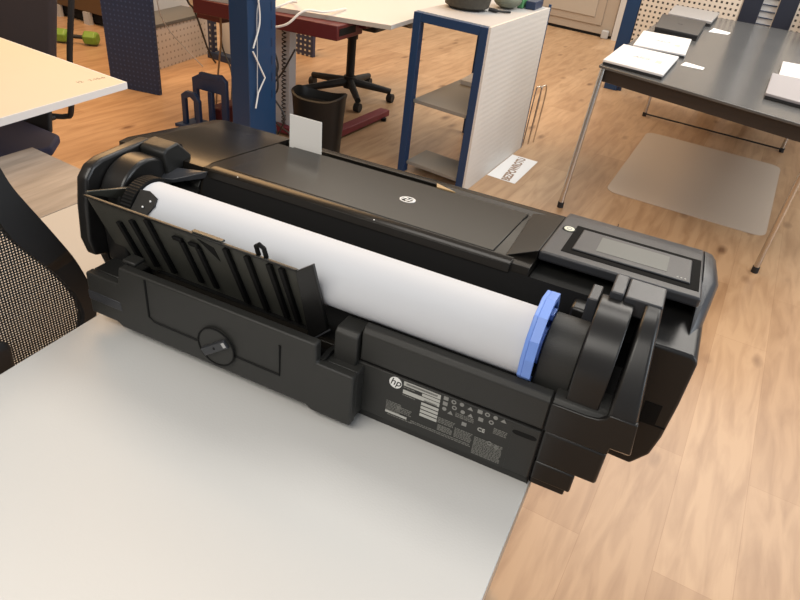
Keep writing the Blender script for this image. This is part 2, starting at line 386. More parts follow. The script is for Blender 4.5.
# rear lower panel carrying the rating label
Y = .625
MB().prismx(prof([(.632, .0), (.645, .0), (.645, .10), (Y, .10), (Y, .018), (.632, .014)]), -.33, -.0395).build('rear_panel', blackrear, pr, bevel=.0012)
MB().prismx(prof([(Y, .105), (Y, .148), (.630, .155), (.640, .158), (.66, .12), (.66, .1052)]), -.294, -.0395).build('rear_rail', blackrear, pr, bevel=.0015)
MB().box(-.33, -.0395, Y+.003, .65, H(.1002), H(.1048)).build('seam_gap', blackdeep, pr)
slot_ = [( -.067+.007*math.cos(a) if math.cos(a) < 0 else -.049+.007*math.cos(a), H(.0855)+.0036*math.sin(a)) for a in [2*math.pi*k/24 for k in range(24)]]
MB().prismy(slot_, Y-.0004, Y+.003).build('oval_slot', blackdeep, pr)
# right rear corner pieces
MB().prismx(prof([(Y, .105), (Y, .148), (.630, .155), (.637, .158), (.70, .155), (.70, .105)]), -.0375, .0275).build('right_rear_rail', blackrear, pr, bevel=.0015)
MB().box(-.0375, .0405, Y+.001, .70, H(.050), H(.1035)).build('right_rear_block', blackshine, pr, bevel=.004, seg=3)
MB().box(-.0375, .015, Y+.002, .69, H(.018), H(.0498)).build('right_rear_foot', blackshine, pr, bevel=.003, seg=3)
MB().box(-.0375, .009, Y+.006, .68, H(.006), H(.0178)).build('foot_pad', blackshine, pr, bevel=.002)
MB().box(-.0393, -.0377, Y+.002, .64, H(.005), H(.155)).build('vertical_seam', blackdeep, pr)
# right roll housing: arch profile
arch = [(.625, .117), (.625, .162), (.640, .195), (.668, .238), (.685, .254), (.712, .262), (.762, .262), (.777, .256), (.785, .235), (.785, .06), (.70, .05)]
def arch_sheet(mb, x0, x1, fl=0):
    A = [(x0, y, H(h)) for y, h in arch]; B = [(x1+(.035*(1-h/.262)), y, H(h)) for y, h in arch]
    return mb.hexa(A, B)
arch_sheet(MB(), .0255, .0450).build('roll_housing_side', blackshine, pr, bevel=.004, seg=4)
MB().prismy([(x, H(h)) for x, h in [(-.0375, .1055), (-.0375, .150), (.004, .150), (.017, .1515), (.0245, .156), (.028, .163), (.060, .163), (.0645, .1175), (.041, .1165), (.0405, .1055)]], .6236, .632).build('housing_rear_plate', blackshine, pr, bevel=.0014)
MB().prismx(prof([(.722, .2640), (.775, .2625), (.780, .21), (.722, .240)]), .0005, .0452).build('roll_housing_top', blackpan, pr, bevel=.0022, seg=3)
MB().prismx(prof([(.722, .2655), (.775, .2635), (.780, .20), (.722, .235)]), -.017, -.0008).build('roll_housing_latch', blackpan, pr, bevel=.0022, seg=3)
def skirted(cy, ch, r, y1, h0, a0=200):
    out = [(cy+r*math.cos(R(a)), ch+r*math.sin(R(a))) for a in range(20, 181, 5)]
    return out+[(cy-r+.002, h0), (y1, h0), (y1, ch)]
MB().prismx(prof(skirted(.704, .187, .0715, .755, .10)), -.025, .0145).build('roll_drum', blackshine, pr, bevel=.002, seg=3)
MB().prismx(prof([(.64, .06), (.64, .13), (.70, .18), (.785, .18), (.785, .06)]), -.0985, .026).build('housing_floor', blackdeep, pr)
MB().prismx(prof(skirted(.690, .184, .043, .72, .11)), -.069, -.0255).build('spindle_cover', blackrear, pr, bevel=.0015)
MB().box(-.058, -.0265, .742, .785, H(.14), H(.215)).build('rest_block', blackshine, pr, bevel=.004)
MB().box(-.040, -.0265, .72, .76, H(.19), H(.248)).build('catch_block', blackpan, pr, bevel=.002)

# left roll housing (mirror kind)
archL = [(.625, .105), (.617, .136), (.622, .191), (.630, .232), (.645, .248), (.665, .254), (.760, .258), (.775, .252), (.785, .235), (.785, .06), (.66, .05), (.645, .10)]
MB().prismx(prof(archL), -.786, -.765).build('roll_housing_side', blackshine, pr, bevel=.005, seg=3)
MB().prismx(prof([(.738, .252), (.745, .258), (.772, .261), (.800, .234), (.800, .20), (.745, .20)]), -.7645, -.715).build('roll_housing_top', black, pr, bevel=.003)
MB().hexa([(-.745, .728, H(.205)), (-.705, .742, H(.205)), (-.660, .770, H(.216)), (-.745, .762, H(.209))], [(-.747, .724, H(.212)), (-.703, .740, H(.212)), (-.658, .771, H(.228)), (-.747, .764, H(.217))]).build('housing_gusset', blackpan, pr, bevel=.001)
MB().prismx(prof(skirted(.708, .188, .063, .755, .09)), -.7645, -.721).build('roll_drum', blackshine, pr, bevel=.005, seg=3)
MB().prismx(prof([(.66, .05), (.66, .12), (.70, .17), (.785, .2), (.785, .05)]), -.7645, -.672).build('housing_floor', blackdeep, pr)
MB().cyl((-.727, .7895, H(.246)), (-.727, .7875, H(.2485)), .004, 12).build('screw_hole', blackdeep, pr)
# trough gusset at left
MB().hexa([(-.700, .78, H(.15)), (-.6725, .78, H(.15)), (-.6725, .79, H(.15)), (-.700, .79, H(.15))], [(-.71, .772, H(.20)), (-.6725, .762, H(.20)), (-.6725, .775, H(.216)), (-.71, .785, H(.216))]).build('corner_gusset', black, pr, bevel=.001)

# rear bin (roll cover) at lower left with twist knob
bin_ = MB().prismy([(x, H(h)) for x, h in [(-.754, .024), (-.754, .098), (-.689, .098), (-.683, .130), (-.343, .130), (-.3425, .099), (-.285, .099), (-.285, .012), (-.348, .012), (-.356, .018), (-.690, .018), (-.702, .024)]], .590, .606).build('rear_cover', blackrear, pr, bevel=.0035, seg=3)
MB().prismy([(-.7535, H(.050)), (-.686, H(.050)), (-.689, H(.066)), (-.7535, H(.066))], .5893, .5915).build('left_end_band', blackpan, pr, bevel=.001)
MB().box(-.753, -.690, .6062, .66, H(.030), H(.0965)).build('cover_platform', black, pr, bevel=.002)
MB().box(-.342, -.2865, .6062, .640, H(.014), H(.0965)).build('cover_ledge', blackrear, pr, bevel=.002)
MB().box(-.688, -.344, .6062, .64, H(.020), H(.085)).build('cover_back', blackdeep, pr)
MB().box(-.690, -.665, .6062, .628, H(.128), H(.134)).build('cover_tab', blackrear, pr, bevel=.002)
# recessed panel outline on cover
rec = [(-.632, .127), (-.632, .062), (-.622, .056), (-.399, .054), (-.399, .106)]
mb = MB()
mb.tube([(x, .5898, H(h)) for x, h in rec], .0018, 8); mb.build('recess_edge', blackdeep, bin_)
kx, kz = -.506, H(.060)
kn = MB().cyl((kx, .5905, kz), (kx, .5865, kz), .031, 48).build('twist_knob', blackrear, pr, bevel=.001)
MB().disc_ring((kx, .5868, kz), (0, -1, 0), .0325, .0302, .0012, 48).build('knob_rim', blackdeep, kn)
kd = Vector((.80, 0, .60)); kp = Vector((-.60, 0, .80))
def kq(a, b_, y): return tuple(Vector((kx, y, kz))+kd*a+kp*b_)
MB().hexa([kq(-.026, -.0075, .5865), kq(.026, -.0075, .5865), kq(.026, .0075, .5865), kq(-.026, .0075, .5865)],
          [kq(-.026, -.006, .5815), kq(.026, -.006, .5815), kq(.026, .006, .5815), kq(-.026, .006, .5815)]).build('knob_grip', blackpan, kn, bevel=.001)
MB().cyl(kq(0, 0, .5818), kq(0, 0, .5812), .0022, 14).build('grip_dot', blackdeep, kn)
MB().hexa([kq(.019, -.004, .5818), kq(.025, -.004, .5818), kq(.025, .004, .5818), kq(.019, .004, .5818)],
          [kq(.019, -.004, .5812), kq(.025, -.004, .5812), kq(.025, .004, .5812), kq(.019, .004, .5812)]).build('grip_mark', lightgrey, kn)
# block between bin and rail
MB().prismx(prof([(.617, .09), (.617, .141), (.624, .147), (.655, .146), (.655, .09)]), -.331, -.2965).build('bracket', blackrear, pr, bevel=.002)
MB().prismx(prof([(.60, .0995), (.64, .0995), (.62, .104), (.60, .1015)]), -.3425, -.335).build('bracket_step', black, pr)

# ribbed feed tray leaning at the back of the roll
def ty(h): return .610+.050*(.224-h)/.124   # tray plane
def tq(x, h, d): return (x, ty(h)-d, H(h))
def tplate(x0, x1, h0, h1, d0, d1, name, m, parent, bev=0, sh=0):
    return MB().hexa([tq(x0, h0, d0), tq(x1, h0, d0), tq(x1-sh, h1, d0), tq(x0-sh, h1, d0)], [tq(x0, h0, d1), tq(x1, h0, d1), tq(x1-sh, h1, d1), tq(x0-sh, h1, d1)]).build(name, m, parent, bevel=bev)
tr = tplate(-.745, -.384, .086, .2225, 0, .0035, 'feed_tray', traym, pr, .001)
tplate(-.745, -.384, .2195, .224, .0034, .007, 'tray_lip', black, tr, .001)
for x, h0, h1 in ((-.700, .11, .19), (-.668, .11, .205), (-.634, .11, .2185), (-.500, .105, .2165), (-.466, .105, .2165), (-.431, .105, .2165), (-.412, .105, .2165)):
    tplate(x, x+.0075, h0, h1, .0034, .0105, 'rib', blackdeep, tr, .001)
for x in (-.582, -.554):
    tplate(x, x+.0075, .112, .196, .0034, .0095, 'rib', blackdeep, tr, .001)
    tplate(x-.010, x+.006, .1965, .203, .0034, .0095, 'rib_hook', blackdeep, tr, .001)
MB().hexa([tq(-.548, .214, .0034), tq(-.522, .206, .0034), tq(-.520, .180, .0034)], [tq(-.548, .214, .0042), tq(-.522, .206, .0042), tq(-.520, .180, .0042)]).build('tray_notch', blackdeep, tr)
tplate(-.55, -.50, .2242, .2275, -.002, .005, 'top_tab', traym, tr, .0005)
MB().tube([tq(-.446, .222, 0), tq(-.446, .238, -.001), tq(-.440, .243, -.001), tq(-.434, .238, -.001), tq(-.434, .222, 0)], .0032, 8).build('top_loop', blackdeep, tr)
# end wall of tray (right) and left end wall
MB().hexa([(-.3835, .648, H(.088)), (-.3835, .640, H(.088)), (-.357, .644, H(.116)), (-.357, .652, H(.116))],
          [(-.3835, .607, H(.2235)), (-.3835, .600, H(.2235)), (-.361, .604, H(.2395)), (-.361, .611, H(.2395))]).build('tray_end', blackshine, tr, bevel=.0015)
MB().tube([(-.381, .634, H(.092)), (-.350, .640, H(.122))], .0013, 6).build('tray_end_edge', blackpan, tr)
MB().hexa([(-.7485, .612, H(.222)), (-.745, .612, H(.222)), (-.722, .66, H(.20)), (-.727, .66, H(.20))], [(-.7485, .612, H(.226)), (-.745, .612, H(.226)), (-.708, .66, H(.225)), (-.716, .66, H(.225))]).build('tray_left_end', traym, tr, bevel=.001)
MB().hexa([tq(-.748, .11, 0), tq(-.745, .11, 0), (-.745, .675, H(.12)), (-.748, .675, H(.12))], [tq(-.748, .222, 0), tq(-.745, .222, 0), (-.745, .675, H(.19)), (-.748, .675, H(.19))]).build('tray_left_wall', black, tr)

# logos
def circle_logo(name, M, r, bgm, fgm, parent):
    d = MB(); n = 40
    d.tube([M @ Vector((0, 0, -.0004)), M @ Vector((0, 0, .0006))], r, n)
    o = d.build(name, bgm, parent)
    place_text('logo_letters', 'hp', r*1.75, M @ Matrix.Translation((0.0, r*.10, .0008)), fgm, o, shear=.28, ext=.0002)
    return o
circle_logo('rear_logo', frame_matrix((-.2385, Y-.0003, H(.0890)), (1, 0, 0), (0, 0, 1)), .0092, silver, blackdeep, pr)
zl = .2325-.0957*(.885-.795)
lm = frame_matrix((-.358, .885, H(zl)), (1, 0, 0), (0, .995, -.095))
lo = MB().disc_ring(lm @ Vector((0, 0, -.0003)), (0, .095, .995), .0130, .0108, .0009, 40).build('lid_logo', silver, pr)
place_text('logo_letters', 'hp', .0215, lm @ Matrix.Translation((0, .0012, .0008)), silver, lo, shear=.28, ext=.0002)

# rating label print on the rear panel
lab = MB().box(-.2500, -.0735, Y-.0003, Y+.0005, H(.0165), H(.0975)).build('rating_label', blackrear, pr)
def strip(mb, x0, x1, h0, h1): mb.box(x0, x1, Y-.0007, Y-.0003, H(h0), H(h1))
for q in [(-.2265, -.1735, .0900, .0972), (-.199, -.1735, .0842, .0885), (-.2265, -.1735, .0765, .0828), (-.2485, -.216, .0325, .0362)]+[(-.1985, -.1735, .0495+.0065*k, .0540+.0065*k) for k in range(4)]:
    mb = MB(); strip(mb, *q); mb.build('bright_field', inkm, lab)
mb = MB()
for k in range(30): strip2 = mb.box(-.2225+k*.0015, -.2225+k*.0015+.0009, Y-.0009, Y-.0007, H(.0925), H(.0955))
for k in range(24): mb.box(-.1955+k*.0008, -.1955+k*.0008+.0004, Y-.0009, Y-.0007, H(.0755), H(.0790))
mb.build('printed_code', blackrear, lab)
mb = MB()
rr = random.Random(3)
def lines(x0, x1, htop, n, dh, m_=mb):
    for k in range(n):
        x = x0
        while x < x1-.002:
            l = rr.uniform(.0015, .006); strip(m_, x, min(x+l, x1), htop-k*dh-.0013, htop-k*dh); x += l+.0009
lines(-.2485, -.226, .054, 7, .0026); lines(-.2265, -.210, .0878, 1, .003); lines(-.2265, -.208, .0742, 1, .003)
lines(-.245, -.205, .0305, 1, .003); lines(-.232, -.21, .050, 4, .0028)
lines(-.210, -.122, .0345, 2, .0028); lines(-.172, -.148, .0600, 4, .0026); lines(-.147, -.122, .0535, 7, .0025)
lines(-.171, -.150, .0475, 5, .0022); lines(-.119, -.080, .052, 13, .0024); lines(-.150, -.124, .0790, 3, .0026); lines(-.097, -.078, .0785, 4, .0026)
mb.build('small_print', inkd, lab)
icons = [(-.166, .0955), (-.155, .0945), (-.144, .0955), (-.132, .0945), (-.119, .0955), (-.109, .0955), (-.098, .0955), (-.087, .0955), (-.166, .0865), (-.153, .0855), (-.141, .0840), (-.130, .0835), (-.116, .0835), (-.102, .0855), (-.166, .0775), (-.157, .0750), (-.136, .0650), (-.098, .0500), (-.088, .0480)]
for i, (x, h) in enumerate(icons):
    k = i % 4; mb = MB()
    if k == 0: strip(mb, x-.0033, x+.0032, h-.003, h+.003)
    elif k == 1: mb.disc_ring((x, Y-.0003, H(h)), (0, -1, 0), .0034, .0018, .0004, 14)
    elif k == 2: mb.cyl((x, Y-.0003, H(h)), (x, Y-.0007, H(h)), .0030, 14)
    else: mb.hexa([(x-.0038, Y-.0003, H(h-.0028)), (x+.0038, Y-.0003, H(h-.0028)), (x, Y-.0003, H(h+.003))], [(x-.0038, Y-.0007, H(h-.0028)), (x+.0038, Y-.0007, H(h-.0028)), (x, Y-.0007, H(h+.003))])
    mb.build('printed_symbol', MATS['symbol_ink'], lab)
place_text('ce_mark', 'CE', .0085, frame_matrix((-.1125, Y-.0006, H(.0665)), (1, 0, 0), (0, 0, 1)), inkm, lab, bold=.0001)

# ------------------------------------------------------------------ paper roll and its spindle
ax_y, ax_h = .6785, .187
rl = thing('paper_roll', (-.39, ax_y, H(.142)), 'wide roll of white plotter paper lying across the back of the printer', 'paper roll')
MB().cyl((-.687, ax_y, H(ax_h)), (-.0885, ax_y, H(ax_h)), .0445, 96).build('paper', paperm, rl)
sp_ = thing('roll_spindle', (-.39, ax_y, H(.17)), 'spindle through the paper roll with blue end flange and black toothed flange', 'spindle')
mb = MB(); n = 36; ring = []
n = 60
for k in range(n*2):
    a = 2*math.pi*k/(n*2); r_ = .0500 if k % 2 else .0490
    ring.append((ax_y+r_*math.cos(a), H(ax_h)+r_*math.sin(a)))
mb.prismx(ring, -.708, -.6885).build('toothed_flange', blackdeep, sp_)
MB().cyl((-.7205, ax_y, H(ax_h)), (-.7085, ax_y, H(ax_h)), .022, 32).build('gear_hub', black, sp_)
# blue flange: faceted disc with a hollow outer rim
fl = [(a, r_) for a, r_ in ((90, .066), (62, .067), (35, .060), (0, .056), (-35, .055), (-70, .052), (-100, .050), (-130, .050), (-158, .053), (172, .053), (146, .058), (118, .064))]
pr_ = [(ax_y+.002+r_*math.cos(R(a)), H(ax_h)+r_*math.sin(R(a))) for a, r_ in fl]
bf = MB().prismx(pr_, -.0880, -.0825).build('blue_flange', bluem, sp_, bevel=.001)
mb = MB(); nn = len(pr_); cy_, cz_ = ax_y+.002, H(ax_h)
inner = [(cy_+(y-cy_)*.88, cz_+(z-cz_)*.88) for y, z in pr_]
for k in range(nn):
    a0, a1, b0, b1 = pr_[k], pr_[(k+1) % nn], inner[k], inner[(k+1) % nn]
    mb.hexa([(-.0825, *a0), (-.0825, *a1), (-.0825, *b1), (-.0825, *b0)], [(-.0715, *a0), (-.0715, *a1), (-.0715, *b1), (-.0715, *b0)])
mb.build('flange_rim', bluem, bf)
MB().cyl((-.0825, ax_y, H(ax_h)), (-.0710, ax_y, H(ax_h)), .024, 32).build('flange_hub', bluem, bf)
MB().hexa([(-.0825, cy_+.012, cz_+.03), (-.0825, cy_+.03, cz_+.03), (-.0825, cy_+.03, cz_+.038), (-.0825, cy_+.012, cz_+.038)], [(-.0700, cy_+.012, cz_+.03), (-.0700, cy_+.03, cz_+.03), (-.0700, cy_+.03, cz_+.038), (-.0700, cy_+.012, cz_+.038)]).build('flange_latch', bluem, bf)
# octagonal black clip on the left flange, lying on the paper edge
cl = [(-.6995+.012, -.012), (-.676, -.016), (-.658, -.012), (-.650, .002), (-.653, .014), (-.670, .020), (-.686, .018)]
mb = MB()
def arcp(x, off, r_):
    a = R(141)+off/.0445; return (x, ax_y+r_*math.cos(a), H(ax_h)+r_*math.sin(a))
mb.hexa([arcp(x, -o_, .0452) for x, o_ in cl], [arcp(x, -o_, .049) for x, o_ in cl]).build('flange_clip', black, sp_)
for x, o_ in ((-.668, -.004), (-.659, .006)): MB().sphere(arcp(x, -o_, .0492), .0016, .0016, .0016, 10).build('rivet', silver, sp_)

# card standing in the output slot
cd = MB().hexa([(-.658, 1.003, H(.193)), (-.588, 1.003, H(.193)), (-.588, 1.004, H(.193)), (-.658, 1.004, H(.193))], [(-.662, 1.010, H(.262)), (-.593, 1.009, H(.262)), (-.593, 1.010, H(.262)), (-.662, 1.011, H(.262))]).build('paper_card', cardm)
tag(cd, 'small white card standing upright in the slot behind the printer lid', 'card')

# ------------------------------------------------------------------ mesh office chair, left foreground
mc = thing('mesh_chair', (-1.05, .40, 0), 'black office chair with a mesh backrest beside the left edge of the white table', 'chair')
edge = [(.20, .985), (.40, 1.060), (.50, 1.060), (.545, 1.018), (.566, .960), (.607, .874), (.638, .801), (.654, .724), (.642, .665), (.60, .60), (.50, .545), (.36, .53), (.22, .55), (.15, .62), (.13, .75), (.15, .90)]
ed = catmull([(-.82, y, z) for y, z in edge]+[(-.82, *edge[0])], 6)[:-1]
def bend(p): return (p[0]-.10+.16*((p[1]-.42)/.28)**2*.6, p[1], p[2])
def bx_(y): return -.820-.035*(1-((y-.42)/.28)**2)
# mesh surface
mb = MB(); gy = 30; gz = 30
from mathutils.geometry import intersect_point_line
poly = [(p.y, p.z) for p in ed]
def inside(y, z):
    c = False; j = len(poly)-1
    for i in range(len(poly)):
        (yi, zi), (yj, zj) = poly[i], poly[j]
        if (zi > z) != (zj > z) and y < (yj-yi)*(z-zi)/(zj-zi)+yi: c = not c
        j = i
    return c
cy0, cz0 = .42, .76
rings = []
for f in [k/10 for k in range(1, 11)]:
    rings.append([mb.bm.verts.new((bx_(cy0+(y-cy0)*f), cy0+(y-cy0)*f, cz0+(z-cz0)*f)) for y, z in poly])
cv = mb.bm.verts.new((bx_(cy0), cy0, cz0)); n = len(poly)
for k in range(n): mb.bm.faces.new((cv, rings[0][k], rings[0][(k+1) % n]))
for i in range(9):
    for k in range(n): mb.bm.faces.new((rings[i][k], rings[i+1][k], rings[i+1][(k+1) % n], rings[i][(k+1) % n]))
mb.build('mesh_backrest', meshm, mc)
# wide flat frame round it
mb = MB()
def off(p, d):
    y, z = p; l = math.hypot(y-cy0, z-cz0); return (y+(y-cy0)/l*d, z+(z-cz0)/l*d)
for k in range(n):
    q = []
    for p in (poly[k], poly[(k+1) % n]):
        wd_ = .022+.030*max(0, min(1, (p[1]-.70)/.22)); i_, o_ = off(p, -wd_), off(p, .0)
        q.append((i_, o_))
    (i0, o0), (i1, o1) = q
    f = lambda p, t: (bx_(p[0])+t, p[0], p[1])
    mb.hexa([f(i0, -.008), f(o0, -.008), f(o1, -.008), f(i1, -.008)], [f(i0, .008), f(o0, .008), f(o1, .008), f(i1, .008)])
bmesh.ops.remove_doubles(mb.bm, verts=mb.bm.verts, dist=.0002)
mb.build('back_frame', chairblk, mc)
MB().hexa([(-.845, .28, .60), (-.845, .475, .60), (-.845, .478, .75), (-.845, .28, .78)], [(-.815, .28, .61), (-.815, .49, .61), (-.815, .495, .745), (-.815, .28, .79)]).build('lumbar_support', chairblk, mc, bevel=.02, seg=3)
MB().box(-1.30, -.875, .18, .62, .43, .50).build('seat', fabric, mc, bevel=.03, seg=3)
MB().box(-.885, -.862, .36, .44, .40, .64).build('back_support', chairblk, mc, bevel=.008)
MB().cyl((-1.09, .40, .06), (-1.09, .40, .43), .03, 20).build('gas_column', chairblk, mc)
for k in range(5):
    a = R(72*k+20); e = (-1.09+.28*math.cos(a), .40+.28*math.sin(a), .07)
    lg = MB().tube([(-1.09, .40, .10), e], [.028, .018], 10).build('base_leg', chairblk, mc)
    MB().cyl((e[0]-.012, e[1], .026), (e[0]+.012, e[1], .026), .026, 16).build('caster', chairblk, lg)

# ------------------------------------------------------------------ desks seen between chair and printer
g1 = thing('grey_desk', (-1.31, .92, 0), 'grey wood-look desk top behind the mesh chair, left of the printer', 'desk')
MB().prismz([(-1.72, .0), (-1.345, .0), (-1.302, 1.170), (-1.677, 1.218)], .595, .62).build('tabletop', greywoodm, g1, bevel=.001)
for x, y in ((-1.69, .03), (-1.37, .03), (-1.65, 1.17), (-1.33, 1.13)): MB().box(x-.015, x+.015, y-.015, y+.015, 0, .5945).build('leg', lightgrey, g1)
g2 = thing('beige_desk', (-.96, .88, 0), 'plain beige desk top joined to the grey desk, beside the printer', 'desk')
MB().prismz([(-1.343, .0), (-.905, .0), (-.905, 1.14), (-1.300, 1.165)], .595, .62).build('tabletop', beigedesk, g2, bevel=.001)
for x, y in ((-1.325, .03), (-.925, .03), (-1.28, 1.13), (-.925, 1.11)): MB().box(x-.012, x+.012, y-.012, y+.012, 0, .5945).build('leg', lightgrey, g2)

# ------------------------------------------------------------------ maple table at left edge
ml = thing('maple_table', (-2.1, 1.4, 0), 'pale yellow table with thick white edge at the left edge of the picture', 'table')
MB().prismz([(-1.655, 1.572), (-1.640, 1.10), (-2.9, .98), (-2.9, 1.73)], .72, .74).build('tabletop', warmtop, ml)
MB().prismz([(-1.651, 1.576), (-1.636, 1.096), (-2.9, .976), (-2.9, 1.734)], .7185, .7398).build('edge_band', whiteedge, ml)
for x, y in ((-2.75, 1.1), (-2.75, 1.6)): MB().cyl((x, y, 0), (x, y, .718), .02, 14).build('leg', lightgrey, ml)
place_text('desk_marking', '7-15-6', .022, frame_matrix((-1.735, 1.535, .7402), (.0715, .9974, 0), (-.9974, .0715, 0)), printink, ml)
place_text('small_desk_marking', '12', .022, frame_matrix((-1.745, 1.475, .7402), (.0715, .9974, 0), (-.9974, .0715, 0)), printink, ml)

# chairs near it
ca = thing('upholstered_chair', (-2.62, 2.0, 0), 'dark brown upholstered visitor chair with a black tube frame beyond the pale yellow table', 'chair')
MB().hexa([(-3.02, 1.985, .48), (-2.53, 1.985, .48), (-2.53, 2.03, .48), (-3.02, 2.03, .48)], [(-3.0, 2.02, 1.0), (-2.425, 2.02, 1.0), (-2.425, 2.06, 1.0), (-3.0, 2.06, 1.0)]).build('backrest', fabric, ca, bevel=.015, seg=3)
MB().box(-2.90, -2.47, 1.60, 2.02, .40, .46).build('seat', chairblk, ca, bevel=.02, seg=3)
MB().tube(catmull([(-2.30, 2.02, 1.05), (-2.345, 2.0, .80), (-2.40, 2.0, .60), (-2.445, 2.0, .37), (-2.475, 1.99, .335), (-2.53, 1.95, .335)], 6), .012, 10).build('frame_tube', chairblk, ca)
MB().tube([(-2.5, 1.95, .335), (-2.5, 1.62, .335), (-2.5, 1.60, .02), (-2.5, 2.08, .02)], .012, 10).build('frame_tube', chairblk, ca)
MB().tube([(-2.9, 2.0, .9), (-2.9, 1.95, .335), (-2.9, 1.62, .335), (-2.9, 1.60, .02), (-2.9, 2.08, .02)], .012, 10).build('frame_tube', chairblk, ca)
cb = thing('navy_chair', (-2.25, 1.42, 0), 'chair with a navy seat pushed under the pale yellow table', 'chair')
MB().prismz([(-2.44, 1.15), (-2.05, 1.22), (-1.965, 1.50), (-2.04, 1.60), (-2.40, 1.64)], .43, .465).build('seat', fabblue, cb, bevel=.01, seg=3)
MB().hexa([(-2.36, 1.62, .44), (-2.12, 1.62, .44), (-2.12, 1.64, .44), (-2.36, 1.64, .44)], [(-2.40, 1.68, .68), (-2.14, 1.68, .68), (-2.14, 1.70, .68), (-2.40, 1.70, .68)]).build('backrest', chairblk, cb, bevel=.008)
for x, y in ((-2.38, 1.22), (-2.1, 1.28), (-2.34, 1.58), (-2.1, 1.54)): MB().cyl((x, y, 0), (x, y, .429), .012, 10).build('leg', chairblk, cb)

# brown drawer block and dumbbell
dr = thing('brown_cabinet', (-5.0, 4.5, 0), 'brown wooden cabinet on legs in the far left background', 'cabinet')
MB().obox((-5.75, 4.40), u_, w_, 1.12, .5, .10, 1.0).build('body', brownm, dr, bevel=.004)
MB().obox((-5.72, 4.43), u_, w_, 1.06, .44, .02, .10).build('plinth', blackdeep, dr)
for s in (.02, .40, .78): MB().obox((-5.72+s*.9974, 4.38-s*.0715), u_, w_, .07, .04, 0, .10).build('leg', lightgrey, dr)
db = thing('dumbbell', (-4.5, 3.87, 0), 'small green dumbbell lying on the wooden floor', 'dumbbell')
for cx, cy in ((-4.56, 3.76), (-4.36, 3.86)):
    MB().tube([(cx-.05, cy-.02, .055), (cx-.035, cy-.015, .055), (cx+.035, cy+.015, .055), (cx+.05, cy+.02, .055)], [.038, .055, .055, .038], 6).build('weight_head', greenm, db, bevel=.004)
MB().cyl((-4.51, 3.782, .055), (-4.41, 3.838, .055), .015, 12).build('handle', chairblk, db)

# navy perforated side panel
npn = tag(MB().obox((-3.51, 3.215), (.989, .149), (-.149, .989), .365, .03, 0, .95).build('room_divider', perfblue, bevel=.003), 'dark blue perforated steel divider standing on the floor at upper left', 'divider')

# cream perforated bench cabinet behind it
bn = thing('low_storage_cabinet', (-3.95, 4.0, 0), 'low cream perforated cabinet with a grey top behind the dark blue panel', 'cabinet')
MB().hexa([(-3.56, 3.68, 0), (-3.64, 4.40, 0), (-3.67, 4.40, 0), (-3.59, 3.68, 0)], [(-3.56, 3.68, .285), (-3.64, 4.40, .285), (-3.67, 4.40, .285), (-3.59, 3.68, .285)]).build('front_panel', perfside, bn)
MB().prismz([(-3.55, 3.66), (-3.63, 4.42), (-3.92, 4.39), (-3.84, 3.63)], .286, .31).build('top', MATS['dark_bench_top'], bn, bevel=.002)
MB().prismz([(-3.60, 3.69), (-3.68, 4.39), (-3.90, 4.37), (-3.82, 3.66)], 0, .285).build('body', whitem, bn)
MB().prismz([(-3.845, 3.75), (-3.925, 4.5), (-3.95, 4.5), (-3.87, 3.75)], 0, .62).build('back_panel', lightgrey, bn)
rk = thing('black_rack', (-3.45, 4.35, 0), 'black slotted metal rack frame on the floor left of the blue post', 'rack')
MB().prismz([(-3.56, 4.27), (-3.50, 4.25), (-3.49, 4.29), (-3.55, 4.31)], .02, .30).build('upright', perfnavy2, rk)
MB().prismz([(-3.56, 4.25), (-3.10, 4.18), (-3.09, 4.26), (-3.55, 4.33)], 0, .05).build('base_rail', navy, rk, bevel=.003)
MB().prismz([(-3.52, 4.36), (-2.95, 4.28), (-2.94, 4.30), (-3.51, 4.38)], .0, .55).build('back_panel', whitem, rk)

# blue post
bp_ = thing('blue_post', (-1.9, 2.6, 0), 'blue steel workbench post standing behind the printer', 'post')
MB().prismz([(-1.970, 2.508), (-1.862, 2.500), (-1.862, 2.715), (-1.970, 2.722)], 0, 1.75).build('upright', postblue, bp_, bevel=.003)
MB().prismz([(-2.03, 2.45), (-1.80, 2.45), (-1.80, 2.77), (-2.03, 2.77)], 0, .012).build('base_plate', postblue, bp_)
for k in range(8): MB().box(-1.8615, -1.8605, 2.675, 2.685, .40+.08*k, .44+.08*k).build('slot', navy, bp_)
wa = MB().tube(catmull([(-1.850, 2.53, 1.5), (-1.850, 2.53, .93), (-1.848, 2.56, .86), (-1.846, 2.565, .76), (-1.850, 2.52, .66)], 8), .004, 8)
tag(wa.build('white_cable', wirew), 'white cable hanging down the upper blue post', 'cable', 'white cables on the blue post')
wa = MB().tube([Vector(p) for p in [(-1.852, 2.52, .645), (-1.845, 2.60, .515), (-1.848, 2.55, .455), (-1.850, 2.53, .385)]], .004, 8)
tag(wa.build('white_cable', wirew), 'short kinked white cable low on the blue post', 'cable')
wa = MB().tube(catmull([(-1.852, 2.585, 1.5), (-1.852, 2.58, .93), (-1.852, 2.555, .80), (-1.85, 2.55, .62), (-1.85, 2.545, .45)], 6), .0022, 6)
tag(wa.build('grey_cable', lightgrey), 'thin grey cable running down the blue post', 'cable')

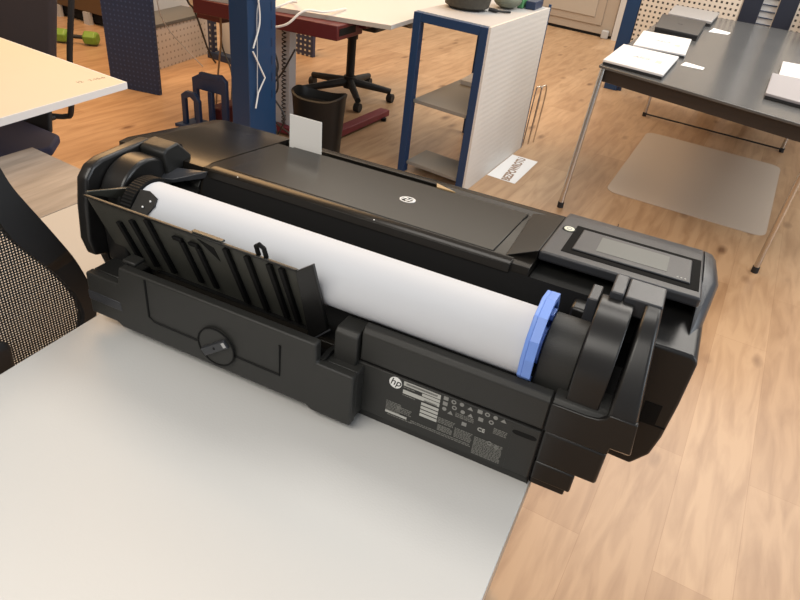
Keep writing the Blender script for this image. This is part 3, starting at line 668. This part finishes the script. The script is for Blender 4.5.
# navy plastic caddy on the floor
cs = thing('navy_step_frame', (-2.53, 2.98, 0), 'navy plastic frame with hand slots standing on the floor left of the blue post', 'plastic frame')
def loopframe(x0, x1, z0, z1, y, th, wd, name):
    mb = MB()
    mb.tube(catmull([(x0, y, z0), (x0, y, z1-.05), (x0+.03, y, z1-.005), (x1-.03, y, z1), (x1, y, z1-.05), (x1, y, z0)], 5), th, 8)
    return mb.build(name, navy, cs)
mb = MB(); mb.prismy([(-2.665, .0), (-2.635, .0), (-2.635, .17), (-2.60, .185), (-2.565, .16), (-2.565, 0), (-2.535, 0), (-2.535, .17), (-2.57, .215), (-2.63, .215), (-2.665, .19)], 2.93, 2.955).build('front_arch', navy, cs, bevel=.004)
mb = MB(); mb.prismy([(-2.655, .0), (-2.62, .0), (-2.62, .21), (-2.45, .21), (-2.45, .0), (-2.41, .0), (-2.41, .29), (-2.45, .32), (-2.60, .30), (-2.655, .27)], 3.02, 3.045)
mb.build('rear_panel', navy, cs, bevel=.004)
MB().box(-2.60, -2.46, 3.018, 3.047, .28, .31).build('handle', navy, cs, bevel=.004)
MB().box(-2.545, -2.515, 3.018, 3.047, 0, .21).build('brace', navy, cs, bevel=.003)
MB().prismz([(-2.70, 2.90), (-2.40, 2.92), (-2.38, 3.06), (-2.68, 3.06)], 0, .02).build('base', navy, cs, bevel=.004)

# ------------------------------------------------------------------ red desk with white top
rd = thing('red_desk', (-1.95, 3.5, 0), 'desk with a white top, dark red beam and foot behind the black bin', 'desk')
MB().prismz([(-1.482, 3.165), (-2.9, 2.88), (-2.95, 4.25), (-1.484, 4.20)], .718, .74).build('tabletop', whitem, rd, bevel=.001)
MB().prismz([(-1.478, 3.161), (-2.9, 2.876), (-2.9, 2.88), (-1.482, 3.165)], .718, .7395).build('edge_strip', beigedesk, rd)
MB().prismz([(-1.70, 3.01), (-2.55, 2.95), (-2.55, 3.20), (-1.70, 3.28)], .645, .717).build('beam', redm, rd, bevel=.003)
MB().prismz([(-1.6985, 3.03), (-1.70, 3.03), (-1.70, 3.20), (-1.6985, 3.20)], .665, .70).build('beam_opening', blackdeep, rd)
MB().prismz([(-1.66, 3.24), (-1.72, 3.24), (-1.72, 4.1), (-1.66, 4.1)], .68, .717).build('side_rail', redm, rd, bevel=.002)
MB().obox((-2.275, 3.26), u_, w_, .14, .06, .02, .645).build('leg', whitem, rd, bevel=.003)
MB().obox((-2.300, 3.10), u_, w_, .05, .8, 0, .05).build('foot', redfoot, rd, bevel=.004)
MB().obox((-2.60, 3.09), u_, w_, .10, .55, .0, .10).build('foot', redm, rd, bevel=.01)
MB().obox((-1.855, 3.14), w_, (-u_[0], -u_[1]), .80, .07, .015, .055).build('foot', redfoot, rd, bevel=.004)
MB().cyl((-1.80, 3.86, 0), (-1.80, 3.86, .02), .018, 12).build('foot_glide', blackdeep, rd)
MB().obox((-2.245, 3.20), u_, w_, .32, .05, .015, .050).build('foot_crossbar', redfoot, rd)
# coiled cable on the leg
pts = []
for k in range(24*8):
    t = k/(24*8-1); a = 2*math.pi*24*t
    pts.append((-2.165+.012*math.cos(a), 3.235+.008*math.sin(a), .62-.56*t))
tag(MB().tube(pts, .0035, 5).build('coiled_cable', wireb), 'black coiled cable hanging beside the white desk leg', 'cable')
def cable(pts, r, m, name, label, group=None):
    return tag(MB().tube(catmull(pts, 7), r, 6).build(name, m), label, 'cable', group)
LB = 'black cable hanging in the tangle between the blue post and the white desk leg'; GB = 'black cables under the red desk'
for pts in ([(-2.08, 2.90, .62), (-2.04, 2.90, .50), (-2.09, 2.90, .38), (-2.00, 2.90, .26), (-2.05, 2.90, .12), (-2.02, 2.90, .02)],
            [(-1.96, 2.93, .60), (-2.03, 2.93, .48), (-2.11, 2.93, .36), (-2.09, 2.93, .22), (-1.97, 2.93, .15), (-1.93, 2.93, .05)],
            [(-2.06, 2.87, .62), (-2.11, 2.87, .45), (-2.06, 2.87, .30), (-2.10, 2.87, .10), (-2.05, 2.87, .01)],
            [(-2.03, 2.84, .60), (-2.00, 2.84, .42), (-2.07, 2.84, .33), (-2.01, 2.84, .20), (-2.04, 2.84, .03)]):
    cable([(x+.108, y-.065, z) for x, y, z in pts], .005, wireb, 'black_cable', LB, GB)
cable([(-2.12, 2.88, .76), (-2.10, 2.85, .72), (-2.00, 2.84, .685), (-1.90, 2.86, .71), (-1.84, 2.92, .775), (-1.80, 3.05, .762), (-1.82, 3.3, .748)], .006, wirew, 'white_cable', 'white cable looping over the near edge of the white desk top', None)
cable([(-2.25, 2.86, .85), (-2.12, 2.82, .765), (-2.04, 2.82, .745), (-1.95, 2.84, .78), (-1.93, 2.95, .80), (-2.0, 3.1, .77), (-2.1, 3.2, .748)], .006, wirew, 'white_cable', 'upper white cable curling at the back left of the white desk top', None)
cable([(-3.30, 3.60, .90), (-3.38, 3.85, .50), (-3.40, 3.95, .40), (-3.42, 4.10, .10), (-3.40, 4.15, .006)], .007, wireb, 'black_cable', 'thick black cable curving in front of the low cream cabinet', None)
cable([(-3.42, 3.60, .75), (-3.45, 3.65, .45), (-3.48, 3.75, .30), (-3.48, 3.9, .15), (-3.40, 4.0, .006)], .004, lightgrey, 'grey_cable', 'thin grey cable hanging in front of the low cream cabinet', None)
cable([(-2.95, 3.60, .55), (-3.02, 3.75, .42), (-3.05, 3.8, .25), (-2.9, 3.7, .12), (-2.75, 3.5, .006)], .006, wireb, 'black_cable', 'black cable loop beside the blue post, left side', None)
cable([(-2.69, 3.34, .70), (-2.70, 3.36, .45), (-2.74, 3.36, .20), (-2.72, 3.30, .006)], .006, wiret, 'tan_cable', 'tan cable hanging left of the blue post', None)
rb = tag(MB().obox((-2.93, 3.42), u_, w_, .20, .2, .50, .70).build('red_box', redm, bevel=.004), 'dark red box under the white desk top, left of the blue post', 'box')

# waste bin
wb = thing('waste_bin', (-1.775, 2.985, 0), 'black plastic waste bin with a curved rim behind the printer', 'bin')
mb = MB(); n = 40; rings = []
def binr(z, f, inner=0):
    out = []
    for k in range(n):
        a = 2*math.pi*k/n; ca_, sa_ = math.cos(a), math.sin(a)
        x = math.copysign(abs(ca_)**.7, ca_)*(.150*f-inner); y = math.copysign(abs(sa_)**.7, sa_)*(.105*f-inner)
        zz = z+(.030*(ca_**2)-.015 if z > .25 else 0)
        rot = R(10); out.append(mb.bm.verts.new((-1.775+x*math.cos(rot)-y*math.sin(rot), 2.985+x*math.sin(rot)+y*math.cos(rot), zz)))
    return out
rings = [binr(.0, .78), binr(.06, .80), binr(.34, .93), binr(.370, .97), binr(.376, .97, .008), binr(.34, .93, .012), binr(.325, .92, .012)]
mb.bm.faces.new(rings[0][::-1]); mb.bm.faces.new(rings[-1])
for A, B in zip(rings, rings[1:]):
    for k in range(n): mb.bm.faces.new((A[k], A[(k+1) % n], B[(k+1) % n], B[k]))
mb.build('body', binm, wb)

# swivel chair base behind the red desk
oc = thing('swivel_chair', (-2.22, 4.28, 0), 'black swivel office chair behind the white-topped red desk', 'chair')
hub = (-2.225, 4.15)
MB().cyl((*hub, .07), (*hub, .15), .045, 20).build('hub', chairblk, oc)
MB().cyl((*hub, .15), (*hub, .40), .030, 20).build('gas_column', chairblk, oc)
MB().cyl((*hub, .401), (*hub, .47), .040, 20).build('column_sleeve', chairblk, oc)
for ex, ey in ((-2.57, 4.22), (-2.02, 3.90), (-1.95, 4.26), (-2.26, 4.51), (-2.44, 3.86)):
    lg = MB().tube([(*hub, .115), (ex, ey, .075)], [.030, .020], 10).build('base_leg', chairblk, oc)
    cst = MB().cyl((ex-.020, ey, .030), (ex+.020, ey, .030), .030, 18).build('caster', chairblk, lg)
MB().box(-2.46, -2.02, 4.10, 4.55, .47, .53).build('seat', chairblk, oc, bevel=.03, seg=3)
MB().tube(catmull([(-2.02, 4.45, .50), (-1.88, 4.35, .52), (-1.86, 4.0, .62), (-1.87, 3.75, .63)], 6), .02, 10).build('armrest', chairblk, oc)
MB().box(-2.44, -2.04, 4.56, 4.60, .58, 1.05).build('backrest', fabric, oc, bevel=.015, seg=3)
MB().box(-2.27, -2.21, 4.52, 4.56, .48, .75).build('back_support', chairblk, oc)

dk = tag(MB().obox((-3.165, 4.905), u_, w_, .175, .04, 0, .30).build('low_divider', perfnavy2, bevel=.003), 'small dark perforated divider seen under the red desk beam', 'divider')

# ------------------------------------------------------------------ white and blue shelving unit
sh = thing('shelving_unit', (-1.15, 3.6, 0), 'waist-high white shelving unit with dark blue frame in the middle distance', 'shelf unit')
FL, FR, RR, RL = Vector((-1.365, 3.165, 0)), Vector((-.958, 3.110, 0)), Vector((-.905, 4.02, 0)), Vector((-1.295, 4.06, 0))
zt = .826
def post(p, du, dv, name='upright'):
    p = Vector(p); a = (FR-FL).normalized()*du; b2 = (RL-FL).normalized()*dv
    MB().hexa([p, p+a, p+a+b2, p+b2], [q+Vector((0, 0, zt)) for q in (p, p+a, p+a+b2, p+b2)]).build(name, royal, sh, bevel=.002)
post(FL, .042, .045); post(FR, -.042, .045); post(RR, -.042, -.045); post(RL, .042, -.045)
def rail(A, B, th, z0, z1, m, name):
    d = (B-A).normalized(); nrm = Vector((-d.y, d.x, 0))*th
    MB().hexa([A+Vector((0, 0, z0)), B+Vector((0, 0, z0)), B+nrm+Vector((0, 0, z0)), A+nrm+Vector((0, 0, z0))], [A+Vector((0, 0, z1)), B+Vector((0, 0, z1)), B+nrm+Vector((0, 0, z1)), A+nrm+Vector((0, 0, z1))]).build(name, m, sh, bevel=.0015)
ex = (FR-FL).normalized(); ey = (RL-FL).normalized()
rail(FL+ex*.043, FR-ex*.043, .03, zt-.042, zt, royal, 'top_rail')
rail(RL+ex*.043-ey*.03, RR-ex*.043-ey*.03, .028, zt-.042, zt, royal, 'top_rail')
MB().hexa([FL+Vector((.004, .032, zt-.014)), FR+Vector((-.001, .032, zt-.014)), RR+Vector((-.001, -.001, zt-.014)), RL+Vector((.004, -.001, zt-.014))],
          [FL+Vector((.004, .032, zt+.002)), FR+Vector((-.001, .032, zt+.002)), RR+Vector((-.001, -.001, zt+.002)), RL+Vector((.004, -.001, zt+.002))]).build('top_shelf', lightgrey, sh)
for z, dp in ((.385, 1), (.045, .32)):
    MB().hexa([FL+Vector((.045, .012, z)), FR+Vector((-.045, .012, z)), FR.lerp(RR, dp)+Vector((-.045, -.05, z)), FL.lerp(RL, dp)+Vector((.045, -.05, z))],
              [FL+Vector((.045, .012, z+.018)), FR+Vector((-.045, .012, z+.018)), FR.lerp(RR, dp)+Vector((-.045, -.05, z+.018)), FL.lerp(RL, dp)+Vector((.045, -.05, z+.018))]).build('shelf', greym, sh, bevel=.001)
sd = (RR-FR).normalized(); sn = Vector((sd.y, -sd.x, 0))*.012
A, B = FR+sd*.002, RR-sd*.012
A = A+sn*.05; B = B+sn*.05
MB().hexa([A, B, B+sn, A+sn], [q+Vector((0, 0, zt+.004)) for q in (A, B, B+sn, A+sn)]).build('side_panel', ribw, sh)
MB().hexa([B, B+sd*.012, B+sd*.012+sn*1.1, B+sn*1.1], [q+Vector((0, 0, zt+.02)) for q in (B, B+sd*.012, B+sd*.012+sn*1.1, B+sn*1.1)]).build('corner_strip', royal, sh)
fb = tag(MB().hexa([RL+Vector((.06, -.42, .404)), RR+Vector((-.055, -.42, .404)), RR+Vector((-.055, -.06, .404)), RL+Vector((.06, -.06, .404))], [RL+Vector((.06, -.42, .43)), RR+Vector((-.055, -.42, .43)), RR+Vector((-.055, -.06, .43)), RL+Vector((.06, -.06, .43))]).build('white_box_lid', lightgrey, bevel=.002), 'flat pale grey box lying on the middle shelf of the white and blue shelving unit', 'box')
wr = thing('wire_rack', (-.88, 4.07, 0), 'thin silver wire rack leaning behind the white shelving unit', 'rack')
for dx, dy in ((0, 0), (.02, .05)):
    MB().tube(catmull([(-.895+dx, 4.06+dy, .0), (-.885+dx, 4.06+dy, .33), (-.88+dx, 4.08+dy, .37), (-.865+dx, 4.12+dy, .33), (-.875+dx, 4.12+dy, .0)], 5), .004, 6).build('wire_loop', chrome, wr)
# things on top of the shelving
bs = MB(); bs.tube([(-1.215, 3.50, .829), (-1.215, 3.50, .845), (-1.215, 3.50, .90), (-1.215, 3.50, .94), (-1.215, 3.50, .95)], [.085, .115, .125, .100, .05], 28)
tag(bs.build('dark_bowl', basketm), 'round dark brown bowl on top of the white and blue shelving unit', 'bowl')
tag(MB().sphere((-1.07, 3.74, .874), .075, .10, .046, 18).build('grey_pouch', pouchm), 'speckled grey-green pouch on the shelving unit beside the dark bowl', 'pouch')
tag(MB().box(-1.03, -1.00, 3.80, 3.99, .829, .885).build('green_box', mat('green_box_mat', (.08, .25, .10), .5), bevel=.003), 'small green box at the back of the shelving unit top', 'box')
tag(MB().box(-.99, -.935, 3.82, 3.99, .829, .87).build('blue_box', navy, bevel=.003), 'small blue box at the far right corner of the shelving unit top', 'box')
tag(MB().box(-1.36, -1.24, 3.74, 3.95, .829, .86).build('blue_folder', navy, bevel=.003), 'flat blue folder behind the dark bowl on the shelving unit', 'folder')
tag(MB().tube(catmull([(-1.10, 3.52, .84), (-1.05, 3.53, .838), (-1.00, 3.58, .836)], 5), [.010]*5+[.006]*6, 8).build('black_strap', chairblk), 'short black strap lying beside the dark bowl on the shelving unit', 'strap')

# sign paper on floor
sg = thing('floor_sign', (-.855, 3.6, 0), 'white paper sign with brown capital letters lying on the floor beside the white shelving unit', 'sign')
MB().prismz([(-.922, 3.431), (-.750, 3.411), (-.733, 3.839), (-.899, 3.852)], .0005, .0015).build('sheet', paperl, sg)
me = text_mesh('BEZPOWROTU', .085, 0, .0001, .0035)
M = frame_matrix((-.818, 3.628, .0018), (-.045, .9974, 0), (-.9974, -.045, 0)) @ Matrix.Diagonal((.70, .78, 1, 1))
me.transform(Matrix.Translation((.855, -3.6, 0)) @ M); me.materials.clear(); me.materials.append(MATS['brown_ink'])
o = bpy.data.objects.new('lettering', me); C.objects.link(o); o.parent = sg

# ------------------------------------------------------------------ dark table with laptops
dt = thing('dark_table', (.1, 4.4, 0), 'long dark grey table with steel tube legs carrying laptops, upper right', 'table')
TZ = .72
P4 = [(-.455, 3.335), (.66, 2.93), (1.02, 5.66), (-.345, 5.80)]
MB().prismz(P4, TZ-.012, TZ).build('tabletop', darktop, dt, bevel=.002)
ap = [(-.435, 3.37), (.63, 2.98), (.96, 5.55), (-.33, 5.70)]
MB().prismz(ap, TZ-.078, TZ-.0125).build('apron', apron, dt, bevel=.002)
for bx0, tx0 in (((-.456, 3.272), (-.435, 3.36)), ((.509, 3.148), (.52, 3.15)), ((-.305, 5.399), (-.30, 5.40)), ((.677, 5.265), (.68, 5.27))):
    lg = MB().cyl((*bx0, .03), (*tx0, TZ-.0126), .0135, 16).build('leg', chrome, dt)
    MB().cyl((*bx0, 0), (*bx0, .03), .016, 14).build('leg_cap', chairblk, lg)
MB().cyl((-.30, 5.385, .022), (.672, 5.252, .022), .006, 8).build('floor_rail', chairblk, dt)
def laptop(q, h, m_top, label, z=TZ, logo=None, sticker=None, base=None, group=None):
    cx = sum(p[0] for p in q)/4; cy = sum(p[1] for p in q)/4
    t = thing('laptop', (cx, cy, z), label, 'laptop', group)
    def sc_(f): return [(cx+(x-cx)*f, cy+(y-cy)*f) for x, y in q]
    MB().prismz(sc_(.985), z+.0005, z+h*.5).build('base', base or lapdark, t, bevel=.002)
    ld = MB().prismz(q, z+h*.5+.0002, z+h).build('lid', m_top, t, bevel=.003, seg=3)
    if logo: place_text('lid_logo', logo, .035, frame_matrix((cx, cy, z+h+.0003), (q[1][0]-q[0][0], q[1][1]-q[0][1], 0), (q[3][0]-q[0][0], q[3][1]-q[0][1], 0)) @ Matrix.Diagonal((1, 1.8, 1, 1)), lapgrey if m_top is lapwhite else lapdark, ld)
    if sticker:
        MB().prismz([(sticker[0], sticker[1]), (sticker[0]+.028, sticker[1]), (sticker[0]+.032, sticker[1]+.06), (sticker[0]+.004, sticker[1]+.06)], z+h+.0002, z+h+.0008).build('sticker', stickerm, ld)
    return t
def Q(a, b_, c_, d_): return [a, b_, c_, d_]
laptop(Q((-.447, 3.36), (-.159, 3.29), (-.136, 3.80), (-.429, 3.85)), .024, lapwhite, 'white closed laptop nearest the left front corner of the dark table', logo='ASUS', sticker=(-.225, 3.52))
laptop(Q((-.385, 3.90), (-.112, 3.90), (-.121, 4.42), (-.400, 4.42)), .022, lapwhite, 'white closed laptop second from the front corner of the dark table', logo='ASUS', sticker=(-.19, 4.08))
laptop(Q((-.353, 4.56), (-.095, 4.52), (-.086, 5.15), (-.377, 5.17)), .034, lapdark, 'thick black closed laptop between white and silver laptops on the dark table', logo='hp')
laptop(Q((-.347, 5.24), (-.055, 5.20), (-.027, 5.74), (-.350, 5.76)), .036, lapsilver, 'silver grey closed laptop farthest on the left side of the dark table')
laptop(Q((.275, 3.34), (.620, 3.22), (.660, 3.78), (.311, 3.84)), .026, lapgrey, 'grey-violet closed laptop at the right edge of the picture on the dark table', logo='ASUS')
laptop(Q((.344, 3.87), (.680, 3.87), (.705, 4.26), (.373, 4.27)), .020, lapwhite, 'white laptop behind the grey-violet laptop on the dark table')
tag(MB().prismz([(-.114, 3.71), (-.006, 3.70), (0, 3.76), (-.098, 3.81)], TZ+.0003, TZ+.002).build('paper_label', paperl), 'white paper strip beside the nearest white laptops on the dark table', 'paper')
tag(MB().prismz([(-.051, 4.98), (.067, 5.0), (.082, 5.10), (-.029, 5.17)], TZ+.0003, TZ+.002).build('paper_label', paperl), 'white paper strip beside the black laptop on the dark table', 'paper')

# vinyl mat on the floor under the table
def rounded(q, r, n=5):
    out = []
    for i in range(4):
        p, a, b2 = Vector(q[i]), Vector(q[i-1]), Vector(q[(i+1) % 4])
        s_, e_ = p+(a-p).normalized()*r, p+(b2-p).normalized()*r
        for k in range(n+1):
            t = k/n; out.append(tuple((1-t)**2*s_+2*t*(1-t)*p+t*t*e_))
    return out
tag(MB().prismz(rounded([(-.290, 3.665), (.560, 3.595), (.668, 4.90), (-.225, 5.0)], .08), .0005, .003).build('floor_mat', matm), 'pale grey-brown vinyl mat on the wooden floor under the dark table', 'mat')

# perforated back panels and uprights behind the table
pb = thing('perforated_board', (-.2, 6.0, 0), 'cream perforated workshop board behind the left half of the dark table', 'board')
MB().obox((-.62, 5.99), u_, w_, .72, .03, .12, 1.5).build('board', perfwhite, pb)
for s in (0, .69): MB().obox((-.62+s*.9974, 6.022-s*.0715), u_, w_, .03, .03, 0, 1.5).build('back_leg', navy, pb)
up_ = tag(MB().obox((-.735, 6.0), u_, w_, .11, .10, 0, 1.5).build('blue_upright', royal, bevel=.004), 'bright blue steel upright at the left end of the perforated boards', 'post')
tag(MB().obox((.105, 5.93), u_, w_, .13, .10, 0, 1.5).build('dark_upright', MATS['near_black_navy'], bevel=.004), 'dark blue upright left of the narrow wire panel behind the dark table', 'post')
tag(MB().obox((.345, 5.91), u_, w_, .125, .10, 0, 1.5).build('dark_upright', MATS['near_black_navy'], bevel=.004), 'dark blue upright right of the narrow wire panel behind the dark table', 'post')
gp = thing('wire_display', (.29, 5.97, 0), 'narrow cream display with horizontal wires between the dark blue uprights', 'display')
MB().obox((.237, 5.98), u_, w_, .107, .02, 0, 1.5).build('panel', whitem, gp)
for k in range(10): MB().cyl((.240, 5.972, .70+.045*k), (.342, 5.965, .70+.045*k), .004, 6).build('wire', navy, gp)
p2 = thing('perforated_board', (.9, 5.9, 0), 'cream perforated workshop board at the right, holding a pale shelf', 'board')
MB().obox((.472, 5.92), u_, w_, 1.1, .03, .12, 1.5).build('board', perfwhite, p2)
for s in (.01, 1.06): MB().obox((.472+s*.9974, 5.952-s*.0715), u_, w_, .03, .03, 0, 1.5).build('back_leg', navy, p2)
MB().obox((.50, 5.70), u_, w_, .9, .215, .86, .875).build('shelf', lightgrey, p2)
tag(MB().obox((.56, 5.74), u_, w_, .10, .10, .876, .93).build('blue_box', royal, bevel=.003), 'blue box on the pale shelf of the right perforated board', 'box')

# beige locker far away
lk = thing('beige_locker', (-1.6, 8.7, 0), 'beige steel locker with a framed door at the top centre of the picture', 'locker')
MB().obox((-2.35, 8.56), (.985, -.174), (.174, .985), 1.28, .5, .03, 2.0).build('body', beigem, lk, bevel=.004)
dd = MB().obox((-2.22, 8.523), (.985, -.174), (.174, .985), 1.0, .012, .12, 1.9).build('door', beigem, lk, bevel=.004)
MB().obox((-2.12, 8.494), (.985, -.174), (.174, .985), .80, .012, .20, 1.8).build('door_panel', wallm, dd, bevel=.004)
MB().obox((-2.33, 8.56), (.985, -.174), (.174, .985), 1.24, .4, 0, .03).build('plinth', blackdeep, lk)
MB().box(-1.20, -1.12, 8.27, 8.33, 0, .09).build('foot', lightgrey, lk, bevel=.01)
MB().obox((-1.08, 8.30), (.985, -.174), (.174, .985), .12, .1, 0, 2.0).build('side_post', whitem, lk)
